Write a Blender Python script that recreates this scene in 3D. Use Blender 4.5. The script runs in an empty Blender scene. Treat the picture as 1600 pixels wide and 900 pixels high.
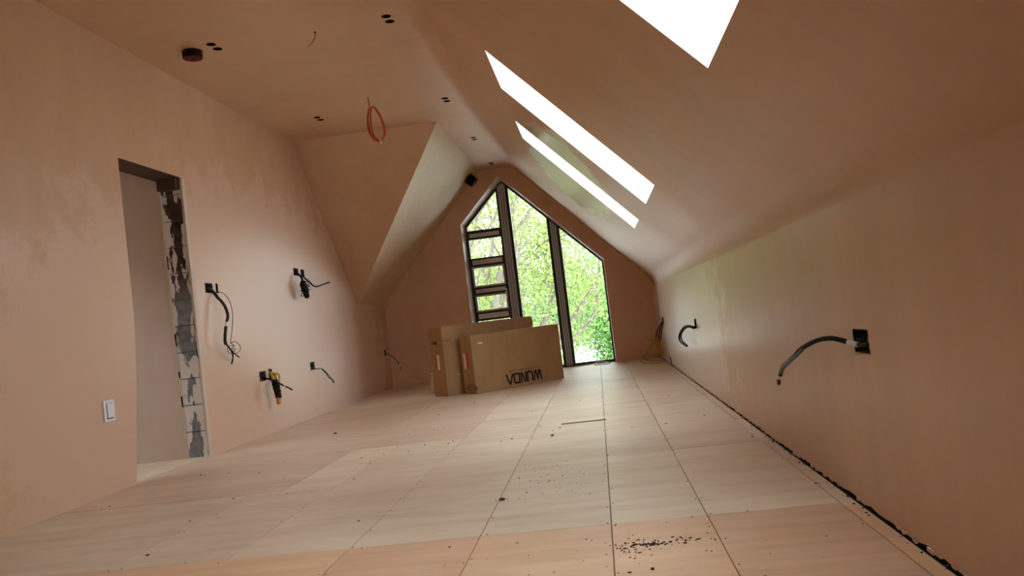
import bpy, bmesh, math, random
import numpy as np
from mathutils import Vector, Matrix
from mathutils.geometry import tessellate_polygon
random.seed(7)
SC = bpy.context.scene
COL = SC.collection

# ------------------------------------------------------------------ camera
F_PX = 1276.7
R = Matrix(((0.98744, -0.12282, -0.09938), (0.10347, 0.02737, 0.99426), (-0.11939, -0.99205, 0.03974)))
cam = bpy.data.cameras.new('camera')
cam.sensor_width = 36.0
cam.lens = F_PX / 1600 * 36.0
cam.clip_start = 0.05
cam.clip_end = 400
cam_ob = bpy.data.objects.new('camera', cam)
COL.objects.link(cam_ob)
rx = Vector((R[0][0], R[1][0], R[2][0])); dn = Vector((R[0][1], R[1][1], R[2][1])); fw = Vector((R[0][2], R[1][2], R[2][2]))
m = Matrix.Identity(4)
for i in range(3):
    m[i][0] = rx[i]; m[i][1] = -dn[i]; m[i][2] = -fw[i]
m.translation = Vector((0, 0, 0.8))
cam_ob.matrix_world = m
SC.camera = cam_ob

# ------------------------------------------------------------------ sky and exposure
W = bpy.data.worlds.new('overcast_sky'); SC.world = W; W.use_nodes = True
bg = W.node_tree.nodes['Background']
# standard overcast sky: the zenith three times as bright as the horizon
_n = W.node_tree.nodes; _l = W.node_tree.links
_tc = _n.new('ShaderNodeTexCoord'); _sp = _n.new('ShaderNodeSeparateXYZ'); _mr = _n.new('ShaderNodeMapRange')
_l.new(_tc.outputs['Generated'], _sp.inputs[0]); _l.new(_sp.outputs[2], _mr.inputs[0])
_mr.inputs[3].default_value = 4.0; _mr.inputs[4].default_value = 7.8
_l.new(_mr.outputs[0], bg.inputs[1])
bg.inputs[0].default_value = (0.90, 0.96, 1.04, 1)
SC.view_settings.view_transform = 'Standard'
SC.view_settings.look = 'None'
SC.view_settings.gamma = 1.0
SC.view_settings.exposure = 0.72
SC.cycles.max_bounces = 14
SC.cycles.diffuse_bounces = 10
SC.cycles.transparent_max_bounces = 16
SC.cycles.sample_clamp_indirect = 8.0

# ------------------------------------------------------------------ room dimensions
XL, XR, YG, YB, ZC, KZ, C1 = -3.231, 0.8536, 12.331, -6.0, 3.1416, 1.165, -1.02
XA, KL = -1.53, 1.28           # left slope: crease with the flat ceiling, foot of the slope
YC, YV = 9.05, 10.90           # valley slope: top at the ceiling, bottom on the left wall
SLOPE = Vector((XR - C1, 0, KZ - ZC)).normalized()      # down the right slope
SN = Vector((-SLOPE.z, 0, SLOPE.x)).normalized()        # outward normal of right slope


def portal(name, loc, x, y, size, sizey):
    """sampling portal filling a glazed opening: it gives no light of its own"""
    l = bpy.data.lights.new(name, 'AREA'); l.shape = 'RECTANGLE'; l.size = size; l.size_y = sizey
    l.cycles.is_portal = True
    o = bpy.data.objects.new(name, l); COL.objects.link(o)
    X = Vector(x).normalized(); Y = Vector(y).normalized(); Z = X.cross(Y)
    mm = Matrix.Identity(4)
    for i in range(3):
        mm[i][0] = X[i]; mm[i][1] = Y[i]; mm[i][2] = Z[i]
    mm.translation = Vector(loc); o.matrix_world = mm


# ------------------------------------------------------------------ helpers
def setp(o, label=None, cat=None, group=None, kind=None):
    if label: o['label'] = label
    if cat: o['category'] = cat
    if group: o['group'] = group
    if kind: o['kind'] = kind
    return o


def obj(name, bm, mat, parent=None, smooth=False, **k):
    me = bpy.data.meshes.new(name)
    bm.normal_update()
    bm.to_mesh(me); bm.free()
    if mat: me.materials.append(mat)
    if smooth:
        for p in me.polygons: p.use_smooth = True
    o = bpy.data.objects.new(name, me); COL.objects.link(o)
    if parent: o.parent = parent
    return setp(o, **k)


def thing(name, label, cat, loc=(0, 0, 0), rz=0, group=None):
    o = bpy.data.objects.new(name, None); COL.objects.link(o)
    o.location = loc; o.rotation_euler = (0, 0, rz); o.empty_display_size = 0.1
    return setp(o, label, cat, group)


def struct_empty(name, loc=(0, 0, 0)):
    o = bpy.data.objects.new(name, None); COL.objects.link(o); o.location = loc
    o['kind'] = 'structure'
    return o


def box(bm, a, b, bev=0.0):
    a = Vector(a); b = Vector(b)
    r = bmesh.ops.create_cube(bm, size=1)
    for v in r['verts']:
        v.co = Vector(((a.x + b.x) / 2 + v.co.x * (b.x - a.x), (a.y + b.y) / 2 + v.co.y * (b.y - a.y), (a.z + b.z) / 2 + v.co.z * (b.z - a.z)))
    if bev:
        es = set()
        for v in r['verts']: es.update(v.link_edges)
        bmesh.ops.bevel(bm, geom=list(es), offset=bev, segments=2, affect='EDGES', profile=0.6)
    return r['verts']


def flat(bm, outer, holes, fn):
    """flat polygon with holes, fn maps 2D to 3D"""
    loops = [[Vector((p[0], p[1], 0)) for p in outer]] + [[Vector((p[0], p[1], 0)) for p in h] for h in holes]
    vs = [bm.verts.new(fn(p.x, p.y)) for l in loops for p in l]
    for t in tessellate_polygon(loops):
        try: bm.faces.new([vs[i] for i in t])
        except ValueError: pass


def circ(cx, cy, r, n=20):
    return [(cx + r * math.cos(2 * math.pi * i / n), cy + r * math.sin(2 * math.pi * i / n)) for i in range(n)]


def rect(a, b, c, d):
    return [(a, b), (c, b), (c, d), (a, d)]


def smooth_path(pts, n=6):
    P = [Vector(p) for p in pts]
    if len(P) < 3: return P
    out = []
    for i in range(len(P) - 1):
        p0 = P[max(i - 1, 0)]; p1 = P[i]; p2 = P[i + 1]; p3 = P[min(i + 2, len(P) - 1)]
        for k in range(n):
            t = k / n
            out.append(0.5 * ((2 * p1) + (-p0 + p2) * t + (2 * p0 - 5 * p1 + 4 * p2 - p3) * t * t + (-p0 + 3 * p1 - 3 * p2 + p3) * t ** 3))
    out.append(P[-1])
    return out


def tube(bm, pts, r, seg=8, n=6, r1=None, wob=0):
    P = smooth_path(pts, n)
    rings = []
    up = Vector((0.13, 0.21, 0.97))
    L = len(P)
    for i, p in enumerate(P):
        t = (P[min(i + 1, L - 1)] - P[max(i - 1, 0)])
        if t.length < 1e-7: t = Vector((0, 0, 1))
        t.normalize()
        s = t.cross(up)
        if s.length < 1e-4: s = t.cross(Vector((1, 0, 0)))
        s.normalize(); u = s.cross(t)
        rr = r if r1 is None else r + (r1 - r) * i / (L - 1)
        rr *= 1 + wob * random.uniform(-1, 1)
        rings.append([bm.verts.new(p + (s * math.cos(2 * math.pi * k / seg) + u * math.sin(2 * math.pi * k / seg)) * rr) for k in range(seg)])
    for a, b in zip(rings[:-1], rings[1:]):
        for k in range(seg):
            bm.faces.new((a[k], a[(k + 1) % seg], b[(k + 1) % seg], b[k]))
    bm.faces.new(rings[0][::-1]); bm.faces.new(rings[-1])


def cyl(bm, base, axis, r, h, seg=28, r1=None, cap0=True, cap1=True):
    axis = Vector(axis).normalized(); base = Vector(base)
    s = axis.cross(Vector((0.3, 0.9, 0.1))).normalized(); u = axis.cross(s)
    r1 = r if r1 is None else r1
    A = [bm.verts.new(base + (s * math.cos(2 * math.pi * k / seg) + u * math.sin(2 * math.pi * k / seg)) * r) for k in range(seg)]
    B = [bm.verts.new(base + axis * h + (s * math.cos(2 * math.pi * k / seg) + u * math.sin(2 * math.pi * k / seg)) * r1) for k in range(seg)]
    for k in range(seg): bm.faces.new((A[k], A[(k + 1) % seg], B[(k + 1) % seg], B[k]))
    if cap0: bm.faces.new(A[::-1])
    if cap1: bm.faces.new(B)


def lathe(bm, prof, seg=20):
    rings = [[bm.verts.new((r * math.cos(2 * math.pi * k / seg), r * math.sin(2 * math.pi * k / seg), z)) for k in range(seg)] for r, z in prof]
    for a, b in zip(rings[:-1], rings[1:]):
        for k in range(seg): bm.faces.new((a[k], a[(k + 1) % seg], b[(k + 1) % seg], b[k]))
    bm.faces.new(rings[0][::-1]); bm.faces.new(rings[-1])


# ------------------------------------------------------------------ materials
def mat(name, col=(.5, .5, .5), rough=.6, metal=0, spec=.5):
    mt = bpy.data.materials.new(name); mt.use_nodes = True
    b = mt.node_tree.nodes['Principled BSDF']
    b.inputs['Base Color'].default_value = (*col, 1)
    b.inputs['Roughness'].default_value = rough
    b.inputs['Metallic'].default_value = metal
    b.inputs['Specular IOR Level'].default_value = spec
    return mt, mt.node_tree, b


def N(nt, typ, **k):
    n = nt.nodes.new(typ)
    for a, v in k.items(): setattr(n, a, v)
    return n


def coords(nt, scale=(1, 1, 1), typ='Object'):
    tc = N(nt, 'ShaderNodeTexCoord'); mp = N(nt, 'ShaderNodeMapping')
    mp.inputs['Scale'].default_value = scale
    nt.links.new(tc.outputs[typ], mp.inputs['Vector'])
    return mp.outputs['Vector']


def noise(nt, vec, scale, detail=3, rough=.5):
    n = N(nt, 'ShaderNodeTexNoise')
    n.inputs['Scale'].default_value = scale; n.inputs['Detail'].default_value = detail; n.inputs['Roughness'].default_value = rough
    nt.links.new(vec, n.inputs['Vector'])
    return n.outputs['Fac']


def ramp(nt, fac, stops, interp='LINEAR'):
    r = N(nt, 'ShaderNodeValToRGB'); r.color_ramp.interpolation = interp
    e = r.color_ramp.elements
    while len(e) < len(stops): e.new(0.5)
    for el, (p, c) in zip(e, stops):
        el.position = p; el.color = (*c, 1) if len(c) == 3 else c
    nt.links.new(fac, r.inputs['Fac'])
    return r.outputs['Color']


def mixc(nt, fac, a, b, blend='MIX'):
    n = N(nt, 'ShaderNodeMix', data_type='RGBA', blend_type=blend)
    if isinstance(fac, (int, float)): n.inputs[0].default_value = fac
    else: nt.links.new(fac, n.inputs[0])
    for i, v in ((6, a), (7, b)):
        if isinstance(v, tuple): n.inputs[i].default_value = (*v, 1)
        else: nt.links.new(v, n.inputs[i])
    return n.outputs[2]


def bump(nt, h, b, strength=.2, dist=.01):
    n = N(nt, 'ShaderNodeBump'); n.inputs['Strength'].default_value = strength; n.inputs['Distance'].default_value = dist
    nt.links.new(h, n.inputs['Height']); nt.links.new(n.outputs['Normal'], b.inputs['Normal'])


def plaster(name, col, stretch=(1, 1, 1), rough=.42, patch=None, prough=.24):
    mt, nt, b = mat(name, col, rough, spec=.5)
    v = coords(nt, stretch)
    n1 = noise(nt, v, 1.3, 4, .55)
    lo = tuple(c * f for c, f in zip(col, (.93, .90, .87)))
    hi = tuple(min(1, c * f) for c, f in zip(col, (1.05, 1.07, 1.09)))
    c = ramp(nt, n1, [(.3, lo), (.7, hi)])
    v2 = coords(nt, tuple(s * 3 for s in stretch))
    n2 = noise(nt, v2, 2.2, 5, .6)
    c2 = ramp(nt, n2, [(.35, (.95, .94, .93)), (.65, (1, 1, 1))])
    c = mixc(nt, 1.0, c, c2, 'MULTIPLY')
    rr = N(nt, 'ShaderNodeMapRange'); rr.inputs[3].default_value = rough - .06; rr.inputs[4].default_value = rough + .12
    nt.links.new(n1, rr.inputs[0]); rout = rr.outputs[0]
    if patch:                       # noisy-edged oval area with another colour and roughness
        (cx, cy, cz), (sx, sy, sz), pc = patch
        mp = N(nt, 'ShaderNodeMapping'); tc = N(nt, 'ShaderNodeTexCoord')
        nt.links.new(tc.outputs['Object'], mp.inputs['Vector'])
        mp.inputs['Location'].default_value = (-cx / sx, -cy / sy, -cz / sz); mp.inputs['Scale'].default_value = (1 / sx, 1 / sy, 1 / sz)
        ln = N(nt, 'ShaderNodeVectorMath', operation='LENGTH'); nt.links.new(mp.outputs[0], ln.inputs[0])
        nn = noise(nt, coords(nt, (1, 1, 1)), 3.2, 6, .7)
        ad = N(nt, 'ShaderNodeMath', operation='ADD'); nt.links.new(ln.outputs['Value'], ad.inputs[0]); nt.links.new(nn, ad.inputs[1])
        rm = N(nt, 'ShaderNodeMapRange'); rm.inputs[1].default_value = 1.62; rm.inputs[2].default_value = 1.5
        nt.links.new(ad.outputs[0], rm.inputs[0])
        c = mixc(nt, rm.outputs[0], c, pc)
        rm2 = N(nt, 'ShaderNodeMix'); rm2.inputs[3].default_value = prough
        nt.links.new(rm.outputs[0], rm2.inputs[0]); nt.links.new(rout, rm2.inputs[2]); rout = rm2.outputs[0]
    nt.links.new(c, b.inputs['Base Color']); nt.links.new(rout, b.inputs['Roughness'])
    bump(nt, n2, b, .12, .006)
    return mt


PL = (.62, .405, .245)
M_wall = plaster('plaster_wall', PL, (1, .9, .28), rough=.36)
# window light and sheen painted into the plaster, irregular areas low on walls
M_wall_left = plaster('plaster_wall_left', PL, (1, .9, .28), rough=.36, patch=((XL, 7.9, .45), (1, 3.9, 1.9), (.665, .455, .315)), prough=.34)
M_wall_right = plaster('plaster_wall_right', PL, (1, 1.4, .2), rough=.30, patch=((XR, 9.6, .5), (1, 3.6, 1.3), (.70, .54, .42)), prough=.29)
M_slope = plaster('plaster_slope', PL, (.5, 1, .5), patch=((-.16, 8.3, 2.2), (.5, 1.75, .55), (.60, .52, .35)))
M_ceil = plaster('plaster_ceiling', PL, (1, .7, 1))
M_sleft = plaster('plaster_slope_left', (.62, .455, .25), (1, .7, 1))  # olive tint puts green light bounced off the trees into the colour
M_cheek = plaster('plaster_valley', (.62, .405, .25), (1, 1, .6))
M_gable = plaster('plaster_gable', (.73, .49, .34), (1, 1, .6), rough=.5)
M_reveal = mat('white_reveal', (.74, .73, .72), .6)[0]
M_wreveal = mat('window_reveal_plaster', (.86, .82, .78), .5)[0]


def ply(name, col, seed):
    mt, nt, b = mat(name, col, .42, spec=.45)
    tc = N(nt, 'ShaderNodeTexCoord'); mp = N(nt, 'ShaderNodeMapping')
    mp.inputs['Location'].default_value = (seed * 3.1, seed * 1.7, 0); mp.inputs['Scale'].default_value = (.9, 7, 1)
    nt.links.new(tc.outputs['Object'], mp.inputs['Vector'])
    n1 = noise(nt, mp.outputs[0], 1.6, 6, .62)
    lo = tuple(c * f for c, f in zip(col, (.88, .83, .77))); hi = tuple(min(1, c * f) for c, f in zip(col, (1.09, 1.1, 1.12)))
    c = ramp(nt, n1, [(.28, lo), (.5, col), (.72, hi)])
    mp2 = N(nt, 'ShaderNodeMapping'); mp2.inputs['Scale'].default_value = (3, 60, 1); nt.links.new(tc.outputs['Object'], mp2.inputs['Vector'])
    n2 = noise(nt, mp2.outputs[0], 1.5, 4, .6)
    c = mixc(nt, 1.0, c, ramp(nt, n2, [(.3, (.97, .96, .94)), (.6, (1, 1, 1))]), 'MULTIPLY')
    n3 = noise(nt, coords(nt, (1, 1.6, 1)), 1.1, 4, .6)
    c = mixc(nt, 1.0, c, ramp(nt, n3, [(.3, (.86, .83, .79)), (.6, (1, 1, 1))]), 'MULTIPLY')
    n4 = noise(nt, coords(nt, (1, 2.2, 1)), 2.3, 6, .75)     # plaster dust trodden into the boards
    dust = N(nt, 'ShaderNodeMapRange'); dust.inputs[1].default_value = .56; dust.inputs[2].default_value = .8; dust.inputs[4].default_value = .55
    nt.links.new(n4, dust.inputs[0])
    c = mixc(nt, dust.outputs[0], c, (.76, .68, .56))
    nt.links.new(c, b.inputs['Base Color'])
    bump(nt, n2, b, .08, .003)
    return mt


M_ply = {
    'bright': [ply('plywood_bright_%d' % i, (.86 - .02 * i, .74 - .02 * i, .545 - .02 * i), 14 + i) for i in range(2)],
    'pale': [ply('plywood_pale_%d' % i, (.80 - .03 * i, .675 - .03 * i, .505 - .025 * i), i) for i in range(4)],
    'orange': [ply('plywood_orange_%d' % i, (.80 - .03 * i, .535 - .02 * i, .315), 5 + i) for i in range(3)],
    'pink': [ply('plywood_pink_%d' % i, (.70, .535, .39 + .01 * i), 9 + i) for i in range(2)],
}
M_under = mat('joist_dark', (.10, .075, .05), .8)[0]
M_black = mat('black_cavity', (.012, .011, .01), .9, spec=.1)[0]
M_frame = mat('anthracite_frame', (.022, .022, .024), .35)[0]
M_fgrey = mat('grey_frame_face', (.42, .46, .50), .38)[0]
M_frail = mat('grey_rail_face', (.60, .63, .66), .4)[0]
M_bead = mat('timber_bead', (.62, .53, .42), .6)[0]
M_lintel, nt, b = mat('dark_timber_lintel', (.06, .034, .017), .7)
bump(nt, noise(nt, coords(nt, (4, 1, 30)), 2), b, .3, .01)
M_white = mat('white_switch_plastic', (.80, .82, .86), .3)[0]
M_swline = mat('switch_gap', (.10, .10, .12), .6)[0]
M_metal, nt, b = mat('galvanised_back_box', (.20, .19, .175), .5, metal=.5)
bump(nt, noise(nt, coords(nt), 60), b, .3, .004)
M_cable = mat('black_cable', (.008, .007, .007), .55, spec=.15)[0]
M_grey = mat('grey_cable', (.032, .027, .026), .55, spec=.2)[0]
M_blue = mat('blue_grey_core', (.09, .14, .18), .4)[0]
M_yel = mat('yellow_cable', (.62, .40, .06), .45)[0]
M_gold = mat('ochre_cable', (.50, .28, .06), .5)[0]
M_orange = mat('orange_red_cable', (.50, .085, .018), .6, spec=.25)[0]
M_brown = mat('brown_cable', (.26, .07, .02), .5)[0]
M_tape = mat('white_tape', (.82, .80, .76), .6)[0]
M_copper = mat('bare_copper', (.55, .28, .14), .35, metal=.8)[0]
M_red, nt, b = mat('dark_red_face', (.13, .004, .006), .6, spec=.15)
M_dkmetal = mat('black_fitting', (.008, .006, .006), .6, spec=.15)[0]
M_print = mat('black_ink', (.012, .010, .010), .7)[0]
M_redprint = mat('red_brown_ink', (.16, .03, .012), .7)[0]
M_redlab = mat('red_label', (.55, .06, .05), .6)[0]
M_lab = mat('white_label', (.82, .76, .72), .6)[0]
M_card, nt, b = mat('cardboard', (.40, .245, .115), .75, spec=.25)
cn = noise(nt, coords(nt, (2, 2, 1)), 2.5, 5, .6)
nt.links.new(ramp(nt, cn, [(.3, (.36, .215, .10)), (.7, (.44, .27, .13))]), b.inputs['Base Color'])
wv = N(nt, 'ShaderNodeTexWave', bands_direction='X'); wv.inputs['Scale'].default_value = 45; nt.links.new(coords(nt), wv.inputs['Vector'])
bump(nt, wv.outputs['Fac'], b, .06, .002)
M_card_dark = mat('cardboard_edge', (.27, .16, .08), .8)[0]
M_cardtape = mat('brown_parcel_tape', (.36, .21, .10), .25)[0]


def glass(name, tint=(.97, .99, .98)):
    mt = bpy.data.materials.new(name); mt.use_nodes = True; nt = mt.node_tree
    nt.nodes.remove(nt.nodes['Principled BSDF']); out = nt.nodes['Material Output']
    t = N(nt, 'ShaderNodeBsdfTransparent'); t.inputs[0].default_value = (*tint, 1)
    g = N(nt, 'ShaderNodeBsdfGlossy'); g.inputs['Roughness'].default_value = .02
    fr = N(nt, 'ShaderNodeFresnel'); fr.inputs['IOR'].default_value = 1.45
    mx = N(nt, 'ShaderNodeMixShader')
    nt.links.new(fr.outputs[0], mx.inputs[0]); nt.links.new(t.outputs[0], mx.inputs[1]); nt.links.new(g.outputs[0], mx.inputs[2])
    nt.links.new(mx.outputs[0], out.inputs['Surface'])
    return mt


M_glass = glass('window_glass')
M_plastic = glass('clear_plastic', (.86, .84, .80))

# block work with plaster dabs
M_block, nt, b = mat('block_with_plaster_dabs', (.3, .3, .3), .85)
v = coords(nt, (1, 1, 1)); n1 = noise(nt, coords(nt, (8, 1, 3.0)), 1.5, 5, .58); n2 = noise(nt, v, 14, 4, .6)
sp = N(nt, 'ShaderNodeSeparateXYZ'); nt.links.new(v, sp.inputs[0])
hm = N(nt, 'ShaderNodeMapRange'); hm.inputs[1].default_value = 1.25; hm.inputs[2].default_value = 1.5; nt.links.new(sp.outputs[2], hm.inputs[0])
blk = ramp(nt, n2, [(.3, (.13, .145, .155)), (.6, (.26, .275, .285)), (.8, (.33, .34, .34))])
brn = ramp(nt, n2, [(.3, (.018, .012, .009)), (.55, (.07, .045, .03)), (.8, (.12, .09, .065))])
base = mixc(nt, hm.outputs[0], blk, brn)
# dabs are thick near both edges and open in the middle of the block face
ab = N(nt, 'ShaderNodeMath', operation='ADD'); ab.inputs[1].default_value = 3.335; nt.links.new(sp.outputs[0], ab.inputs[0])
aa = N(nt, 'ShaderNodeMath', operation='ABSOLUTE'); nt.links.new(ab.outputs[0], aa.inputs[0])
sc_ = N(nt, 'ShaderNodeMath', operation='MULTIPLY'); sc_.inputs[1].default_value = 2.2; nt.links.new(aa.outputs[0], sc_.inputs[0])
su = N(nt, 'ShaderNodeMath', operation='ADD'); nt.links.new(sc_.outputs[0], su.inputs[0]); nt.links.new(n1, su.inputs[1])
mk = N(nt, 'ShaderNodeMapRange'); mk.inputs[1].default_value = .61; mk.inputs[2].default_value = .635; nt.links.new(su.outputs[0], mk.inputs[0])
cc = mixc(nt, mk.outputs[0], base, (.80, .77, .72))
nt.links.new(cc, b.inputs['Base Color'])
bump(nt, mk.outputs[0], b, .6, .012)


# ------------------------------------------------------------------ the shell
def slope_pt(u_y, s, off=0.0):
    """point on the right slope: u_y = world y, s = distance down from the flat ceiling crease"""
    p = Vector((C1, u_y, ZC)) + SLOPE * s + SN * off
    return p


def s_of_x(x): return (x - C1) / SLOPE.x
SL_LEN = s_of_x(XR)

# downlight holes: pairs along y
DL = []
for yy in (5.85, 8.20, 10.11, 11.86):
    for xx in (-1.272, -2.632):
        if xx < -2 and yy > 9: continue
        DL.append((xx, yy, yy + .108))
holes = [circ(x, y, .036) for x, a, bb in DL for y in (a, bb)]
bm = bmesh.new()
FIL = .13                                            # soft plastered crease between ceiling and slope
flat(bm, [(XL, YB), (C1 - FIL, YB), (C1 - FIL, YG), (XA, YG), (XA, YC + .02), (XL, YC - .01)], holes, lambda x, y: (x, y, ZC))
obj('ceiling', bm, M_ceil, kind='structure')

# right slope with rounded creases and three rooflight openings
SKY = [('window_2', 1.85, 2.797), ('window_3', 5.392, 6.342), ('window_4', 7.44, 8.225)]
s0, s1 = s_of_x(-.53), s_of_x(.471)
bm = bmesh.new()
K2 = .10
ho = [rect(a, s0, bb, s1) for _, a, bb in SKY]
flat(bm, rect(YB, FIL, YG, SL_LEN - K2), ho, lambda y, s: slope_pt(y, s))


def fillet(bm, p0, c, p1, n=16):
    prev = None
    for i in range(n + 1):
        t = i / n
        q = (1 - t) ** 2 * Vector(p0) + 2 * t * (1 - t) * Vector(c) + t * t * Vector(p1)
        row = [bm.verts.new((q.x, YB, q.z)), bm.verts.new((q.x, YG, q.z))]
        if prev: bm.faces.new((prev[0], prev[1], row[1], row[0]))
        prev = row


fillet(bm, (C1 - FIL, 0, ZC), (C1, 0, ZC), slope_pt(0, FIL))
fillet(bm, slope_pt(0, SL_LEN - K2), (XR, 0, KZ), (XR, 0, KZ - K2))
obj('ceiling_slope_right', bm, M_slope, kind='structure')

# rooflights: plastered reveal, frame, pane
for wn, a, bb in SKY:
    w = struct_empty(wn, slope_pt(a, s0))
    inv = Matrix.Translation(-w.location)
    D = .34
    bm = bmesh.new()
    q = [slope_pt(a, s0), slope_pt(bb, s0), slope_pt(bb, s1), slope_pt(a, s1)]
    for i in range(4):
        p, r = q[i], q[(i + 1) % 4]
        bm.faces.new([bm.verts.new(x) for x in (p, r, r + SN * D, p + SN * D)])
    bm.transform(inv); obj('reveal', bm, M_reveal, w)
    bm = bmesh.new(); e = .045
    for (ya, yb, sa, sb) in ((a, a + e, s0, s1), (bb - e, bb, s0, s1), (a, bb, s0, s0 + e), (a, bb, s1 - e, s1)):
        c = [slope_pt(ya, sa, D - .03), slope_pt(yb, sa, D - .03), slope_pt(yb, sb, D - .03), slope_pt(ya, sb, D - .03)]
        lo = [bm.verts.new(x) for x in c]; hi = [bm.verts.new(x + SN * .05) for x in c]
        bm.faces.new(lo); bm.faces.new(hi)
        for i in range(4): bm.faces.new((lo[i], lo[(i + 1) % 4], hi[(i + 1) % 4], hi[i]))
    bm.transform(inv); obj('window_frame', bm, M_white, w)
    bm = bmesh.new(); bm.faces.new([bm.verts.new(slope_pt(y, s, D)) for y, s in ((a, s0), (bb, s0), (bb, s1), (a, s1))])
    bm.transform(inv); obj('pane', bm, M_glass, w)
    portal('rooflight_portal', slope_pt((a + bb) / 2, (s0 + s1) / 2, D + .02), (0, 1, 0), SLOPE, bb - a, s1 - s0)

# left slope and valley slope
bm = bmesh.new()
bm.faces.new([bm.verts.new(p) for p in ((XA, YC + .02, ZC), (XA, YG, ZC), (XL, YG, KL), (XL, YV, KL))])
obj('ceiling_slope_left', bm, M_sleft, kind='structure')
bm = bmesh.new()
bm.faces.new([bm.verts.new(p) for p in ((XL, YC - .01, ZC), (XA, YC + .02, ZC), (XL, YV, KL))])
obj('ceiling_slope_valley', bm, M_cheek, kind='structure')

# back boxes: (y0, y1, z0, z1)
BXL = [(6.565, 6.700, 1.343, 1.422), (6.760, 6.797, 1.345, 1.425), (8.647, 8.790, 1.580, 1.659), (8.862, 8.975, 1.568, 1.656),
       (7.469, 7.612, .513, .604), (7.690, 7.765, .50, .613), (8.841, 8.980, .522, .606), (12.03, 12.115, .50, .592)]
BXR = [(2.745, 2.898, .556, .632), (7.354, 7.50, .548, .622), (10.987, 11.12, .53, .611)]
door = [(5.46, 2.285), (5.462, 1.17), (5.42, .75), (5.34, .30), (5.29, .012), (6.36, .012), (6.36, 2.285)]
bm = bmesh.new()
outer = [(YB, -.03), (YG, -.03), (YG, KL), (YV, KL), (YC - .01, ZC), (YB, ZC)]
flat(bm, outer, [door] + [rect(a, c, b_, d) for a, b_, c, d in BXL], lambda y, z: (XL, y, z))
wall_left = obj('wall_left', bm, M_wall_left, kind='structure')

# right wall: broken plaster edge above the floor
random.seed(3)
low = []
y = YB
while y < YG - .06:
    amp = .005 if y > 6 else (.009 if y > 3.6 else .016)
    low.append((y, .004 + random.random() ** 2 * amp)); y += random.uniform(.03, .11)
low.append((YG, .004))
bm = bmesh.new()
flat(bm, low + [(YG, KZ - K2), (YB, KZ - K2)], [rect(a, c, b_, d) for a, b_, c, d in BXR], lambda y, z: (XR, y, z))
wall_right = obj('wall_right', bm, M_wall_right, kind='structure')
bm = bmesh.new()                                   # broken plaster lip and void behind
for y, z in low:
    if random.random() < .55 and y > 1.6:
        l = random.uniform(.015, .05); h = random.uniform(.004, .014)
        vs = box(bm, (XR - random.uniform(.001, .005), y, z - .003), (XR + .004, y + l, z + h))
        for v_ in vs: v_.co += Vector((random.uniform(-.0015, 0), random.uniform(-.008, .008), random.uniform(-.004, .004)))
obj('plaster_crumbs', bm, M_gable, wall_right, kind='stuff')
bm = bmesh.new(); box(bm, (XR + .012, YB, -.03), (XR + .03, YG, .08)); obj('sole_plate', bm, M_black, wall_right)

# gable wall with the pointed window opening
GO = [(-1.905, .0), (-1.905, 2.348), (-1.245, 3.022), (.19, 1.558), (.19, .0)]
WY = 12.53
bm = bmesh.new()
outer = [(XL, -.03), (GO[0][0], -.03), GO[0], GO[1], GO[2], GO[3], GO[4], (GO[4][0], -.03), (XR + .03, -.03), (XR + .03, .08), (XR, .08), (XR, KZ), (C1, ZC), (XA, ZC), (XL, KL)]
flat(bm, outer, [], lambda x, z: (x, YG, z))
obj('wall_far', bm, M_gable, kind='structure')
GI = [(-1.868, .0), (-1.868, 2.332), (-1.225, 2.972), (.184, 1.545), (.184, .0)]
bm = bmesh.new()
for i in range(4):
    (x0, z0), (x1, z1) = GO[i], GO[i + 1]; (a0, c0), (a1, c1) = GI[i], GI[i + 1]
    bm.faces.new([bm.verts.new(p) for p in ((x0, YG, z0), (x1, YG, z1), (a1, WY + .08, c1), (a0, WY + .08, c0))])
obj('trim_1', bm, M_wreveal, kind='structure', label='pale plastered reveal around the pointed gable window')
bm = bmesh.new()
flat(bm, rect(XL, 0, XR, ZC), [], lambda x, z: (x, YB, z))
obj('wall_back', bm, M_wall, kind='structure')

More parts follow.
